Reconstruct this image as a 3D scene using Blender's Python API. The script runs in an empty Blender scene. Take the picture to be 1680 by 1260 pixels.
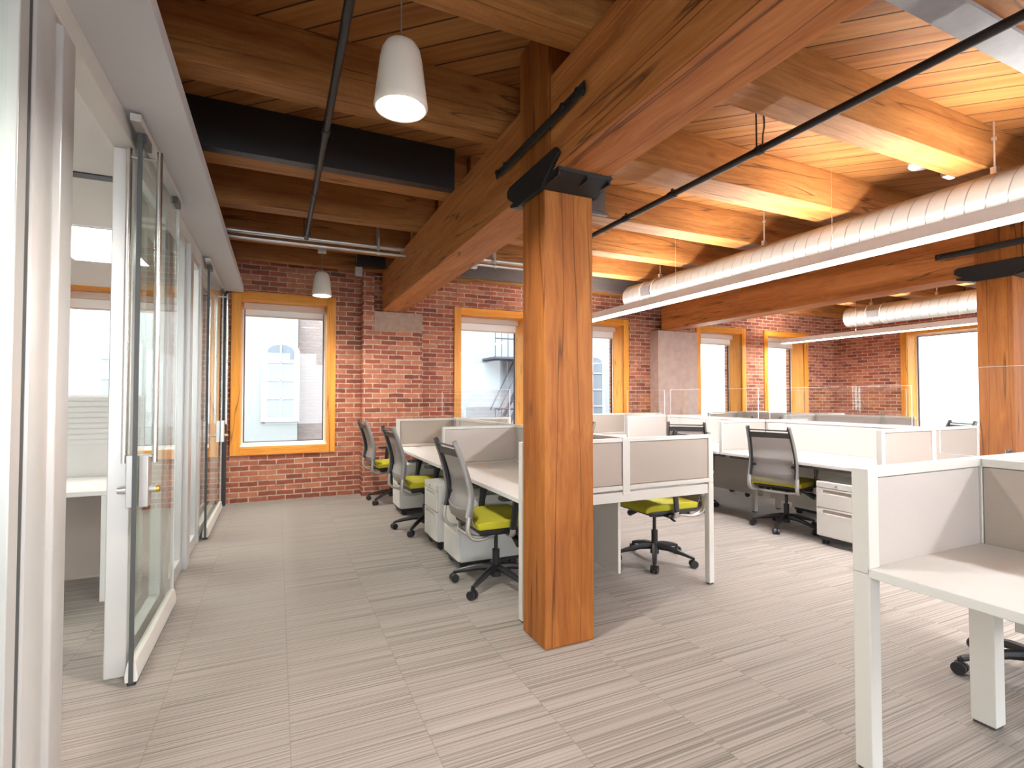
import bpy, bmesh, math, random
from mathutils import Vector, Matrix
PI = math.pi
rnd = random.Random(7)
SC = bpy.context.scene
COL = SC.collection

# ------------------------------------------------------------------ camera
cam_d = bpy.data.cameras.new('camera')
cam_d.sensor_fit = 'HORIZONTAL'; cam_d.sensor_width = 36.0
cam_d.lens = 840.7 / 1680 * 36.0
cam_d.clip_start = 0.05; cam_d.clip_end = 200
cam = bpy.data.objects.new('camera', cam_d); COL.objects.link(cam)
cam.location = (0, 0, 1.35)
cam.rotation_euler = (math.radians(90 + 1.41), 0, math.radians(-24.6))
SC.camera = cam

# ------------------------------------------------------------------ exposure, world, sun
SC.view_settings.view_transform = 'Standard'
SC.view_settings.look = 'None'
SC.view_settings.exposure = 1.92
SC.view_settings.gamma = 1.0
SC.view_settings.use_curve_mapping = False
SC.cycles.use_denoising = True
SC.cycles.max_bounces = 10
SC.cycles.diffuse_bounces = 6
SC.cycles.glossy_bounces = 4
SC.cycles.transmission_bounces = 6
SC.cycles.transparent_max_bounces = 24
SC.cycles.sample_clamp_indirect = 6.0
SC.cycles.caustics_reflective = False
SC.cycles.caustics_refractive = False

world = bpy.data.worlds.new('world'); SC.world = world
world.use_nodes = True
bg = world.node_tree.nodes['Background']
bg.inputs['Color'].default_value = (0.86, 0.93, 1.0, 1)
bg.inputs['Strength'].default_value = 3.0

sun_d = bpy.data.lights.new('sun', 'SUN'); sun_d.energy = 0.3; sun_d.angle = math.radians(2)
sun_d.color = (1.0, 0.96, 0.9)
sun = bpy.data.objects.new('sun', sun_d); COL.objects.link(sun)
sun.location = (0, -20, 30); sun.rotation_euler = (math.radians(42), 0, math.radians(-18))
FIX_DOWN = 19.0      # light given off by the lamp diffusers
FIX_UP = 17.0
PEND = 330.0
TROF = 9.0

# ------------------------------------------------------------------ mesh helpers
def box(bm, x0, x1, y0, y1, z0, z1):
    vs = [bm.verts.new(p) for p in ((x0,y0,z0),(x1,y0,z0),(x1,y1,z0),(x0,y1,z0),(x0,y0,z1),(x1,y0,z1),(x1,y1,z1),(x0,y1,z1))]
    for f in ((0,3,2,1),(4,5,6,7),(0,1,5,4),(1,2,6,5),(2,3,7,6),(3,0,4,7)):
        bm.faces.new([vs[i] for i in f])
    return vs

def prism(bm, pts, axis, a0, a1):
    """pts: 2-D outline; axis 'x': (y,z), 'y': (x,z), 'z': (x,y)"""
    def P(p, a):
        return {'x': (a, p[0], p[1]), 'y': (p[0], a, p[1]), 'z': (p[0], p[1], a)}[axis]
    A = [bm.verts.new(P(p, a0)) for p in pts]; B = [bm.verts.new(P(p, a1)) for p in pts]
    n = len(pts)
    for i in range(n):
        bm.faces.new((A[i], A[(i+1) % n], B[(i+1) % n], B[i]))
    bm.faces.new(A[::-1]); bm.faces.new(B)

def sweep(bm, pts, ra, rb=None, n=10, ref=None, cap=True):
    """tube along pts; ra, rb may be numbers or lists; ref = direction of the ra axis"""
    pts = [Vector(p) for p in pts]; m = len(pts)
    A = ra if isinstance(ra, (list, tuple)) else [ra]*m
    B = A if rb is None else (rb if isinstance(rb, (list, tuple)) else [rb]*m)
    rings = []; u = None
    for i, p in enumerate(pts):
        t = (pts[min(i+1, m-1)] - pts[max(i-1, 0)]).normalized()
        if ref is not None: u0 = Vector(ref)
        elif u is None: u0 = Vector((0,0,1)) if abs(t.z) < .9 else Vector((1,0,0))
        else: u0 = u
        u = (u0 - t*u0.dot(t)).normalized(); w = t.cross(u)
        rings.append([bm.verts.new(p + u*A[i]*math.cos(2*PI*k/n) + w*B[i]*math.sin(2*PI*k/n)) for k in range(n)])
    for a, b in zip(rings, rings[1:]):
        for k in range(n):
            bm.faces.new((a[k], a[(k+1) % n], b[(k+1) % n], b[k]))
    if cap:
        bm.faces.new(rings[0][::-1]); bm.faces.new(rings[-1])

def cyl(bm, p0, p1, r0, r1=None, n=20):
    sweep(bm, [p0, p1], [r0, r0 if r1 is None else r1], n=n)

def lathe(bm, prof, c=(0,0,0), n=36):
    rings = []
    for r, z in prof:
        if r < 1e-6: rings.append([bm.verts.new((c[0], c[1], c[2]+z))])
        else: rings.append([bm.verts.new((c[0]+r*math.cos(2*PI*k/n), c[1]+r*math.sin(2*PI*k/n), c[2]+z)) for k in range(n)])
    for a, b in zip(rings, rings[1:]):
        for k in range(n):
            j = (k+1) % n
            if len(a) == 1: bm.faces.new((a[0], b[k], b[j]))
            elif len(b) == 1: bm.faces.new((a[k], a[j], b[0]))
            else: bm.faces.new((a[k], a[j], b[j], b[k]))

def BM(): return bmesh.new()

def smooth_path(pts, k=6):
    """Catmull-Rom through pts"""
    P = [Vector(p) for p in pts]; out = []
    for i in range(len(P)-1):
        a = P[max(i-1,0)]; b = P[i]; c = P[i+1]; d = P[min(i+2, len(P)-1)]
        for s in range(k):
            t = s/k
            out.append(0.5*((2*b)+(c-a)*t+(2*a-5*b+4*c-d)*t*t+(3*b-a-3*c+d)*t**3))
    out.append(P[-1]); return out

def obj(name, bm, mat, parent=None, bevel=0.0, seg=2, angle=35, sub=0):
    bmesh.ops.recalc_face_normals(bm, faces=bm.faces)
    me = bpy.data.meshes.new(name); bm.to_mesh(me); bm.free()
    for m in (mat if isinstance(mat, (list, tuple)) else [mat]): me.materials.append(m)
    me.polygons.foreach_set('use_smooth', [True]*len(me.polygons))
    me.set_sharp_from_angle(angle=math.radians(angle))
    o = bpy.data.objects.new(name, me); COL.objects.link(o)
    if parent: o.parent = parent
    if bevel:
        b = o.modifiers.new('bevel', 'BEVEL'); b.width = bevel; b.segments = seg; b.limit_method = 'ANGLE'
        b.angle_limit = math.radians(40); b.harden_normals = True
    if sub:
        s = o.modifiers.new('sub', 'SUBSURF'); s.levels = sub; s.render_levels = sub
    return o

def tag(o, label, cat=None, group=None, kind=None):
    if label: o['label'] = label
    if cat: o['category'] = cat
    if group: o['group'] = group
    if kind: o['kind'] = kind
    return o

def thing(name, label, cat, loc=(0,0,0), rotz=0.0, group=None, kind=None):
    o = bpy.data.objects.new(name, None); COL.objects.link(o)
    o.empty_display_size = .1
    o.location = loc; o.rotation_euler = (0,0,rotz)
    return tag(o, label, cat, group, kind)

def bx(name, mat, parent, *b, bevel=0.0, **k):
    bm = BM(); box(bm, *b); return obj(name, bm, mat, parent, bevel=bevel, **k)

def dup(root, loc, rotz, label, group=None, swivel=0.0):
    r = root.copy(); COL.objects.link(r); r.location = loc; r.rotation_euler = (0,0,rotz)
    r['label'] = label
    if group: r['group'] = group
    for ch in list(root.children):
        c = ch.copy(); COL.objects.link(c); c.parent = r
        if swivel and ch.name.split('.')[0] in ('base', 'caster'): c.rotation_euler.z += math.radians(swivel)
        for g in list(ch.children):
            d = g.copy(); COL.objects.link(d); d.parent = c
    return r

# ------------------------------------------------------------------ materials
def new_mat(name):
    m = bpy.data.materials.new(name); m.use_nodes = True
    nt = m.node_tree; b = nt.nodes['Principled BSDF']
    return m, nt, b

def plain(name, col, rough=0.5, metal=0.0, spec=0.5, noise=0.0, nscale=40, bump=0.0, bscale=200):
    m, nt, b = new_mat(name)
    b.inputs['Base Color'].default_value = (*col, 1); b.inputs['Roughness'].default_value = rough
    b.inputs['Metallic'].default_value = metal; b.inputs['Specular IOR Level'].default_value = spec
    tc = nt.nodes.new('ShaderNodeTexCoord')
    if noise:
        n = nt.nodes.new('ShaderNodeTexNoise'); n.inputs['Scale'].default_value = nscale; n.inputs['Detail'].default_value = 3
        nt.links.new(tc.outputs['Object'], n.inputs['Vector'])
        mx = nt.nodes.new('ShaderNodeMix'); mx.data_type = 'RGBA'
        mx.inputs['A'].default_value = (*[c*(1-noise) for c in col], 1); mx.inputs['B'].default_value = (*[min(1, c*(1+noise)) for c in col], 1)
        nt.links.new(n.outputs['Fac'], mx.inputs['Factor']); nt.links.new(mx.outputs['Result'], b.inputs['Base Color'])
    if bump:
        n2 = nt.nodes.new('ShaderNodeTexNoise'); n2.inputs['Scale'].default_value = bscale; n2.inputs['Detail'].default_value = 4
        nt.links.new(tc.outputs['Object'], n2.inputs['Vector'])
        bp = nt.nodes.new('ShaderNodeBump'); bp.inputs['Strength'].default_value = bump; bp.inputs['Distance'].default_value = .003
        nt.links.new(n2.outputs['Fac'], bp.inputs['Height']); nt.links.new(bp.outputs['Normal'], b.inputs['Normal'])
    return m

def emit(name, col, s):
    m, nt, b = new_mat(name)
    b.inputs['Base Color'].default_value = (.9,.9,.9,1)
    b.inputs['Emission Color'].default_value = (*col, 1); b.inputs['Emission Strength'].default_value = s
    return m

def math_node(nt, op, a=None, b=None, c=None):
    n = nt.nodes.new('ShaderNodeMath'); n.operation = op
    for i, v in enumerate((a, b, c)):
        if v is None: continue
        if isinstance(v, (int, float)): n.inputs[i].default_value = v
        else: nt.links.new(v, n.inputs[i])
    return n.outputs[0]

def ramp(nt, fac, stops):
    r = nt.nodes.new('ShaderNodeValToRGB')
    el = r.color_ramp.elements
    while len(el) < len(stops): el.new(.5)
    for e, (p, c) in zip(el, stops): e.position = p; e.color = (*c, 1)
    nt.links.new(fac, r.inputs['Fac']); return r.outputs['Color']

def wood(name, lo, mid, hi, axis='y', rough=.6, scale=1.0, knots=.5, bump=.35, saw=0.0):
    """sawn timber: stretched noise along the grain, knots, drying cracks"""
    m, nt, b = new_mat(name); L = nt.links
    tc = nt.nodes.new('ShaderNodeTexCoord')
    info = nt.nodes.new('ShaderNodeObjectInfo')
    off = nt.nodes.new('ShaderNodeVectorMath'); off.operation = 'ADD'
    L.new(tc.outputs['Object'], off.inputs[0])
    cmb = nt.nodes.new('ShaderNodeCombineXYZ')
    r10 = math_node(nt, 'MULTIPLY', info.outputs['Random'], 37.0)
    for s in ('X','Y','Z'): L.new(r10, cmb.inputs[s])
    L.new(cmb.outputs[0], off.inputs[1])
    mp = nt.nodes.new('ShaderNodeMapping')
    s = {'x': (.6, 9, 9), 'y': (9, .6, 9), 'z': (9, 9, .6)}[axis]
    mp.inputs['Scale'].default_value = tuple(v*scale for v in s)
    L.new(off.outputs[0], mp.inputs['Vector'])
    # gentle distortion of the grain
    n0 = nt.nodes.new('ShaderNodeTexNoise'); n0.inputs['Scale'].default_value = 1.6; n0.inputs['Detail'].default_value = 2
    L.new(off.outputs[0], n0.inputs['Vector'])
    dv = nt.nodes.new('ShaderNodeVectorMath'); dv.operation = 'MULTIPLY_ADD'
    L.new(n0.outputs['Color'], dv.inputs[0]); dv.inputs[1].default_value = (.9,.9,.9); L.new(mp.outputs[0], dv.inputs[2])
    n1 = nt.nodes.new('ShaderNodeTexNoise'); n1.inputs['Scale'].default_value = 1.0; n1.inputs['Detail'].default_value = 7; n1.inputs['Roughness'].default_value = .62
    L.new(dv.outputs[0], n1.inputs['Vector'])
    n2 = nt.nodes.new('ShaderNodeTexNoise'); n2.inputs['Scale'].default_value = 6.0; n2.inputs['Detail'].default_value = 3
    L.new(dv.outputs[0], n2.inputs['Vector'])
    f = math_node(nt, 'MULTIPLY_ADD', n2.outputs['Fac'], .35, math_node(nt, 'MULTIPLY', n1.outputs['Fac'], .75))
    col = ramp(nt, f, [(.33, lo), (.52, mid), (.72, hi)])
    # knots
    vo = nt.nodes.new('ShaderNodeTexVoronoi'); vo.inputs['Scale'].default_value = 1.9
    mk = nt.nodes.new('ShaderNodeMapping')
    mk.inputs['Scale'].default_value = {'x': (.7,1.6,1.6), 'y': (1.6,.7,1.6), 'z': (1.6,1.6,.7)}[axis]
    L.new(off.outputs[0], mk.inputs['Vector']); L.new(mk.outputs[0], vo.inputs['Vector'])
    kf = nt.nodes.new('ShaderNodeMapRange'); kf.inputs['From Min'].default_value = .03; kf.inputs['From Max'].default_value = .10
    kf.inputs['To Min'].default_value = knots; kf.inputs['To Max'].default_value = 0
    L.new(vo.outputs['Distance'], kf.inputs['Value'])
    mx = nt.nodes.new('ShaderNodeMix'); mx.data_type = 'RGBA'
    L.new(kf.outputs[0], mx.inputs['Factor']); L.new(col, mx.inputs['A']); mx.inputs['B'].default_value = (*[c*.28 for c in lo], 1)
    # cracks
    mc = nt.nodes.new('ShaderNodeMapping'); mc.inputs['Scale'].default_value = {'x': (.28, 7, 7), 'y': (7, .28, 7), 'z': (7, 7, .28)}[axis]
    L.new(off.outputs[0], mc.inputs['Vector'])
    nc = nt.nodes.new('ShaderNodeTexNoise'); nc.inputs['Scale'].default_value = 1.1; nc.inputs['Detail'].default_value = 1.5
    L.new(mc.outputs[0], nc.inputs['Vector'])
    cr = math_node(nt, 'ABSOLUTE', math_node(nt, 'SUBTRACT', nc.outputs['Fac'], .5))
    cf = nt.nodes.new('ShaderNodeMapRange'); cf.inputs['From Min'].default_value = .0; cf.inputs['From Max'].default_value = .010
    cf.inputs['To Min'].default_value = .75; cf.inputs['To Max'].default_value = 0
    L.new(cr, cf.inputs['Value'])
    mx2 = nt.nodes.new('ShaderNodeMix'); mx2.data_type = 'RGBA'
    L.new(cf.outputs[0], mx2.inputs['Factor']); L.new(mx.outputs['Result'], mx2.inputs['A']); mx2.inputs['B'].default_value = (*[c*.25 for c in lo], 1)
    # tint from beam to beam
    hs = nt.nodes.new('ShaderNodeHueSaturation'); L.new(mx2.outputs['Result'], hs.inputs['Color'])
    L.new(math_node(nt, 'MULTIPLY_ADD', info.outputs['Random'], .25, .88), hs.inputs['Value'])
    L.new(hs.outputs['Color'], b.inputs['Base Color'])
    b.inputs['Roughness'].default_value = rough; b.inputs['Specular IOR Level'].default_value = .3
    h = math_node(nt, 'SUBTRACT', f, math_node(nt, 'MULTIPLY', cf.outputs[0], 1.2))
    if saw:
        ms = nt.nodes.new('ShaderNodeMapping'); ms.inputs['Scale'].default_value = {'x': (60,3,3), 'y': (3,60,3), 'z': (3,3,60)}[axis]
        L.new(off.outputs[0], ms.inputs['Vector'])
        ns = nt.nodes.new('ShaderNodeTexNoise'); ns.inputs['Scale'].default_value = 1; L.new(ms.outputs[0], ns.inputs['Vector'])
        h = math_node(nt, 'MULTIPLY_ADD', ns.outputs['Fac'], saw, h)
    bp = nt.nodes.new('ShaderNodeBump'); bp.inputs['Strength'].default_value = bump; bp.inputs['Distance'].default_value = .012
    L.new(h, bp.inputs['Height']); L.new(bp.outputs['Normal'], b.inputs['Normal'])
    return m

def decking(name):
    """diagonal tongue-and-groove boards on the underside of the deck"""
    m, nt, b = new_mat(name); L = nt.links
    tc = nt.nodes.new('ShaderNodeTexCoord')
    mp = nt.nodes.new('ShaderNodeMapping'); mp.inputs['Rotation'].default_value = (0,0,math.radians(42))
    L.new(tc.outputs['Object'], mp.inputs['Vector'])          # x' runs along the boards
    sp = nt.nodes.new('ShaderNodeSeparateXYZ'); L.new(mp.outputs[0], sp.inputs[0])
    w = .165
    q = math_node(nt, 'DIVIDE', sp.outputs['Y'], w)
    idx = math_node(nt, 'FLOOR', q); fr = math_node(nt, 'FRACT', q)
    wn = nt.nodes.new('ShaderNodeTexWhiteNoise'); wn.noise_dimensions = '1D'; L.new(idx, wn.inputs['W'])
    cmb = nt.nodes.new('ShaderNodeCombineXYZ')
    L.new(math_node(nt, 'MULTIPLY_ADD', wn.outputs['Value'], 40.0, math_node(nt, 'MULTIPLY', sp.outputs['X'], .8)), cmb.inputs['X'])
    L.new(math_node(nt, 'MULTIPLY', sp.outputs['Y'], 14), cmb.inputs['Y'])
    n1 = nt.nodes.new('ShaderNodeTexNoise'); n1.inputs['Scale'].default_value = 1.3; n1.inputs['Detail'].default_value = 6; n1.inputs['Roughness'].default_value = .6
    L.new(cmb.outputs[0], n1.inputs['Vector'])
    f = math_node(nt, 'MULTIPLY_ADD', wn.outputs['Value'], .22, math_node(nt, 'MULTIPLY', n1.outputs['Fac'], .8))
    col = ramp(nt, f, [(.28, (.20,.070,.020)), (.5, (.33,.135,.038)), (.75, (.46,.22,.075))])
    edge = math_node(nt, 'MINIMUM', fr, math_node(nt, 'SUBTRACT', 1.0, fr))
    gp = nt.nodes.new('ShaderNodeMapRange'); gp.inputs['From Min'].default_value = .014; gp.inputs['From Max'].default_value = .045
    gp.inputs['To Min'].default_value = 1; gp.inputs['To Max'].default_value = 0; L.new(edge, gp.inputs['Value'])
    mx = nt.nodes.new('ShaderNodeMix'); mx.data_type = 'RGBA'
    L.new(gp.outputs[0], mx.inputs['Factor']); L.new(col, mx.inputs['A']); mx.inputs['B'].default_value = (.045,.016,.006,1)
    L.new(mx.outputs['Result'], b.inputs['Base Color'])
    b.inputs['Roughness'].default_value = .6; b.inputs['Specular IOR Level'].default_value = .3
    bp = nt.nodes.new('ShaderNodeBump'); bp.inputs['Strength'].default_value = .5; bp.inputs['Distance'].default_value = .01
    L.new(math_node(nt, 'SUBTRACT', math_node(nt, 'MULTIPLY', f, .3), gp.outputs[0]), bp.inputs['Height']); L.new(bp.outputs['Normal'], b.inputs['Normal'])
    return m

def brick(name, plane='xz', cols=((.33,.095,.055),(.48,.18,.10),(.16,.052,.038)), mortar=(.64,.47,.36)):
    m, nt, b = new_mat(name); L = nt.links
    tc = nt.nodes.new('ShaderNodeTexCoord'); sp = nt.nodes.new('ShaderNodeSeparateXYZ')
    L.new(tc.outputs['Object'], sp.inputs[0])
    cmb = nt.nodes.new('ShaderNodeCombineXYZ')
    nj = nt.nodes.new('ShaderNodeTexNoise'); nj.inputs['Scale'].default_value = 5; L.new(tc.outputs['Object'], nj.inputs['Vector'])
    jit = math_node(nt, 'MULTIPLY', math_node(nt, 'SUBTRACT', nj.outputs['Fac'], .5), .016)
    u = sp.outputs['X'] if plane == 'xz' else sp.outputs['Y']
    L.new(math_node(nt, 'ADD', u, jit), cmb.inputs['X']); L.new(math_node(nt, 'ADD', sp.outputs['Z'], jit), cmb.inputs['Y'])
    br = nt.nodes.new('ShaderNodeTexBrick'); L.new(cmb.outputs[0], br.inputs['Vector'])
    br.inputs['Scale'].default_value = 1; br.inputs['Brick Width'].default_value = .215; br.inputs['Row Height'].default_value = .0665
    br.inputs['Mortar Size'].default_value = .0075; br.inputs['Mortar Smooth'].default_value = .25; br.inputs['Bias'].default_value = 0
    br.offset = .5; br.squash = 1
    br.inputs['Color1'].default_value = (0,0,0,1); br.inputs['Color2'].default_value = (1,1,1,1); br.inputs['Mortar'].default_value = (.5,.5,.5,1)
    fac = math_node(nt, 'MULTIPLY', br.outputs['Color'], 1.0)
    nb = nt.nodes.new('ShaderNodeTexNoise'); nb.inputs['Scale'].default_value = 14; nb.inputs['Detail'].default_value = 6; L.new(tc.outputs['Object'], nb.inputs['Vector'])
    nl = nt.nodes.new('ShaderNodeTexNoise'); nl.inputs['Scale'].default_value = 1.3; nl.inputs['Detail'].default_value = 2; L.new(tc.outputs['Object'], nl.inputs['Vector'])
    t = math_node(nt, 'ADD', math_node(nt, 'MULTIPLY', fac, .55), math_node(nt, 'ADD', math_node(nt, 'MULTIPLY', nb.outputs['Fac'], .35), math_node(nt, 'MULTIPLY', nl.outputs['Fac'], .25)))
    col = ramp(nt, t, [(.22, cols[2]), (.5, cols[0]), (.85, cols[1])])
    mo = ramp(nt, nb.outputs['Fac'], [(.3, tuple(c*.55 for c in mortar)), (.7, mortar)])
    mx = nt.nodes.new('ShaderNodeMix'); mx.data_type = 'RGBA'
    L.new(br.outputs['Fac'], mx.inputs['Factor']); L.new(col, mx.inputs['A']); L.new(mo, mx.inputs['B'])
    L.new(mx.outputs['Result'], b.inputs['Base Color'])
    b.inputs['Roughness'].default_value = .8; b.inputs['Specular IOR Level'].default_value = .25
    bp = nt.nodes.new('ShaderNodeBump'); bp.inputs['Strength'].default_value = .8; bp.inputs['Distance'].default_value = .008
    h = math_node(nt, 'SUBTRACT', math_node(nt, 'MULTIPLY', nb.outputs['Fac'], .5), br.outputs['Fac'])
    L.new(h, bp.inputs['Height']); L.new(bp.outputs['Normal'], b.inputs['Normal'])
    return m

def carpet(name):
    """half-metre carpet tiles with fine irregular lines running across the room"""
    m, nt, b = new_mat(name); L = nt.links
    tc = nt.nodes.new('ShaderNodeTexCoord'); sp = nt.nodes.new('ShaderNodeSeparateXYZ'); L.new(tc.outputs['Object'], sp.inputs[0])
    w = .505
    qx = math_node(nt, 'DIVIDE', math_node(nt, 'SUBTRACT', sp.outputs['X'], .06), w)
    ix = math_node(nt, 'FLOOR', qx); fx = math_node(nt, 'FRACT', qx)
    wx = nt.nodes.new('ShaderNodeTexWhiteNoise'); wx.noise_dimensions = '1D'; L.new(ix, wx.inputs['W'])
    qy = math_node(nt, 'ADD', math_node(nt, 'DIVIDE', sp.outputs['Y'], w), math_node(nt, 'MULTIPLY', math_node(nt, 'MODULO', ix, 2.0), .5))
    iy = math_node(nt, 'FLOOR', qy); fy = math_node(nt, 'FRACT', qy)
    rr = math_node(nt, 'MULTIPLY_ADD', wx.outputs['Value'], 9.0, math_node(nt, 'MULTIPLY', iy, 3.7))
    Wv = math_node(nt, 'ADD', math_node(nt, 'MULTIPLY', sp.outputs['Y'], 1.0), rr)
    def n1d(scale, detail):
        c = nt.nodes.new('ShaderNodeCombineXYZ')
        L.new(math_node(nt, 'MULTIPLY', Wv, scale), c.inputs['Y'])
        L.new(math_node(nt, 'MULTIPLY', sp.outputs['X'], .35), c.inputs['X'])
        n = nt.nodes.new('ShaderNodeTexNoise'); n.inputs['Scale'].default_value = 1; n.inputs['Detail'].default_value = detail
        L.new(c.outputs[0], n.inputs['Vector']); return n.outputs['Fac']
    a = n1d(120, 2.5); c = n1d(30, 2.0)
    sq = nt.nodes.new('ShaderNodeMapRange'); sq.inputs['From Min'].default_value = .38; sq.inputs['From Max'].default_value = .58
    L.new(a, sq.inputs['Value'])
    f = math_node(nt, 'ADD', math_node(nt, 'MULTIPLY', sq.outputs[0], .62), math_node(nt, 'MULTIPLY', c, .40))
    col = ramp(nt, f, [(.02, (.070,.052,.042)), (.38, (.195,.160,.134)), (1.0, (.31,.262,.228))])
    # yarn mottling
    nn = nt.nodes.new('ShaderNodeTexNoise'); nn.inputs['Scale'].default_value = 260; nn.inputs['Detail'].default_value = 2; L.new(tc.outputs['Object'], nn.inputs['Vector'])
    hs = nt.nodes.new('ShaderNodeHueSaturation'); L.new(col, hs.inputs['Color']); L.new(math_node(nt, 'MULTIPLY_ADD', nn.outputs['Fac'], .5, .76), hs.inputs['Value'])
    ex = math_node(nt, 'MINIMUM', fx, math_node(nt, 'SUBTRACT', 1.0, fx))
    sm = nt.nodes.new('ShaderNodeMapRange'); sm.inputs['From Min'].default_value = .0; sm.inputs['From Max'].default_value = .007
    sm.inputs['To Min'].default_value = .45; sm.inputs['To Max'].default_value = 0; L.new(ex, sm.inputs['Value'])
    mx = nt.nodes.new('ShaderNodeMix'); mx.data_type = 'RGBA'
    L.new(sm.outputs[0], mx.inputs['Factor']); L.new(hs.outputs['Color'], mx.inputs['A']); mx.inputs['B'].default_value = (.10,.07,.055,1)
    L.new(mx.outputs['Result'], b.inputs['Base Color'])
    b.inputs['Roughness'].default_value = .75; b.inputs['Specular IOR Level'].default_value = .25
    b.inputs['Sheen Weight'].default_value = .25; b.inputs['Sheen Roughness'].default_value = .5
    bp = nt.nodes.new('ShaderNodeBump'); bp.inputs['Strength'].default_value = .3; bp.inputs['Distance'].default_value = .003
    L.new(math_node(nt, 'ADD', f, nn.outputs['Fac']), bp.inputs['Height']); L.new(bp.outputs['Normal'], b.inputs['Normal'])
    return m

def clear(name, tint=(.96,.985,.97), refl=1.0):
    """thin clear pane: see-through with fresnel reflection"""
    m = bpy.data.materials.new(name); m.use_nodes = True; nt = m.node_tree; nt.nodes.clear(); L = nt.links
    out = nt.nodes.new('ShaderNodeOutputMaterial'); mix = nt.nodes.new('ShaderNodeMixShader')
    tr = nt.nodes.new('ShaderNodeBsdfTransparent'); tr.inputs['Color'].default_value = (*tint, 1)
    gl = nt.nodes.new('ShaderNodeBsdfGlossy'); gl.inputs['Roughness'].default_value = .01; gl.inputs['Color'].default_value = (1,1,1,1)
    lw = nt.nodes.new('ShaderNodeFresnel'); lw.inputs['IOR'].default_value = 1.5
    geo = nt.nodes.new('ShaderNodeNewGeometry')
    # same reflection from both sides of each face
    inv = math_node(nt, 'SUBTRACT', 1.0, geo.outputs['Backfacing'])
    L.new(math_node(nt, 'MULTIPLY', math_node(nt, 'MULTIPLY', lw.outputs[0], refl), inv), mix.inputs['Fac'])
    L.new(tr.outputs[0], mix.inputs[1]); L.new(gl.outputs[0], mix.inputs[2]); L.new(mix.outputs[0], out.inputs['Surface'])
    return m

def mesh_fabric(name, col, opac=.72):
    m = bpy.data.materials.new(name); m.use_nodes = True; nt = m.node_tree; L = nt.links
    b = nt.nodes['Principled BSDF']; b.inputs['Base Color'].default_value = (*col,1); b.inputs['Roughness'].default_value = .7
    out = nt.nodes['Material Output']; mix = nt.nodes.new('ShaderNodeMixShader'); tr = nt.nodes.new('ShaderNodeBsdfTransparent')
    mix.inputs['Fac'].default_value = opac
    L.new(tr.outputs[0], mix.inputs[1]); L.new(b.outputs[0], mix.inputs[2]); L.new(mix.outputs[0], out.inputs['Surface'])
    return m

def spiral_metal(name):
    m, nt, b = new_mat(name); L = nt.links
    tc = nt.nodes.new('ShaderNodeTexCoord'); sp = nt.nodes.new('ShaderNodeSeparateXYZ'); L.new(tc.outputs['Object'], sp.inputs[0])
    fr = math_node(nt, 'FRACT', math_node(nt, 'DIVIDE', math_node(nt, 'ADD', sp.outputs['Y'], math_node(nt, 'MULTIPLY', sp.outputs['Z'], .25)), .125))
    e = math_node(nt, 'MINIMUM', fr, math_node(nt, 'SUBTRACT', 1.0, fr))
    mr = nt.nodes.new('ShaderNodeMapRange'); mr.inputs['From Min'].default_value = .0; mr.inputs['From Max'].default_value = .06
    L.new(e, mr.inputs['Value'])
    col = ramp(nt, mr.outputs[0], [(0, (.11,.105,.10)), (.9, (.25,.238,.225))])
    L.new(col, b.inputs['Base Color']); b.inputs['Metallic'].default_value = .4; b.inputs['Roughness'].default_value = .36
    bp = nt.nodes.new('ShaderNodeBump'); bp.inputs['Strength'].default_value = .6; bp.inputs['Distance'].default_value = .006
    L.new(math_node(nt, 'SUBTRACT', 1.0, mr.outputs[0]), bp.inputs['Height']); L.new(bp.outputs['Normal'], b.inputs['Normal'])
    return m

GIRDER = wood('girder_timber', (.26,.078,.020), (.44,.152,.040), (.58,.235,.075), 'y', knots=.75, bump=.5)
COLUMN = wood('column_timber', (.165,.043,.007), (.285,.086,.013), (.40,.142,.026), 'z', knots=.7, bump=.4)
JOIST = wood('joist_timber', (.20,.070,.018), (.31,.125,.034), (.44,.205,.066), 'x', knots=.5, bump=.35, saw=.5)
CASING = wood('window_casing_fir', (.60,.20,.018), (.74,.28,.030), (.82,.36,.055), 'z', rough=.4, knots=.1, bump=.08)
CASING_H = {a: wood('window_head_fir_'+a, (.60,.20,.018), (.74,.28,.030), (.82,.36,.055), a, rough=.4, knots=.1, bump=.08) for a in 'xy'}
LINING = wood('window_lining_fir', (.66,.26,.045), (.78,.34,.07), (.86,.42,.11), 'z', rough=.45, knots=.1, bump=.08)
DECK = decking('diagonal_decking')
BRICK_B = brick('old_red_brick')
BRICK_R = brick('old_red_brick_side', 'yz')
STONE = plain('rough_stone', (.36,.24,.18), .85, noise=.25, nscale=18, bump=.8, bscale=60)
PIER = plain('pale_rendered_pier', (.50,.36,.30), .85, noise=.22, nscale=9, bump=.6, bscale=50)
CARPET = carpet('striped_carpet_tiles')
GLASS = clear('clear_glass', (.93,.97,.95), 1.0)
ACRYL = clear('clear_acrylic', (.97,.98,.98), 1.3)
ACRYL_E = plain('acrylic_edge', (.86,.90,.90), .25)
WHITE = plain('white_laminate', (.62,.60,.565), .38, noise=.02)
WFRAME = plain('off_white_frame', (.58,.555,.51), .42, noise=.02)
WPAINT = plain('white_paint', (.82,.80,.79), .55)
FABRIC = plain('taupe_panel_fabric', (.40,.335,.285), .85, noise=.08, nscale=300, bump=.3, bscale=700)
FABRIC_L = plain('pale_panel_fabric', (.47,.42,.385), .8, noise=.05, nscale=300, bump=.25, bscale=700)
PART = plain('satin_aluminium_frame', (.55,.535,.51), .32, metal=.35)
PART_D = plain('grey_gasket', (.05,.055,.055), .5)
SOFFIT = plain('soffit_paint', (.60,.61,.64), .6)
IRON = plain('blackened_cast_iron', (.022,.024,.026), .5, metal=.4, noise=.3, bump=.4)
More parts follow.
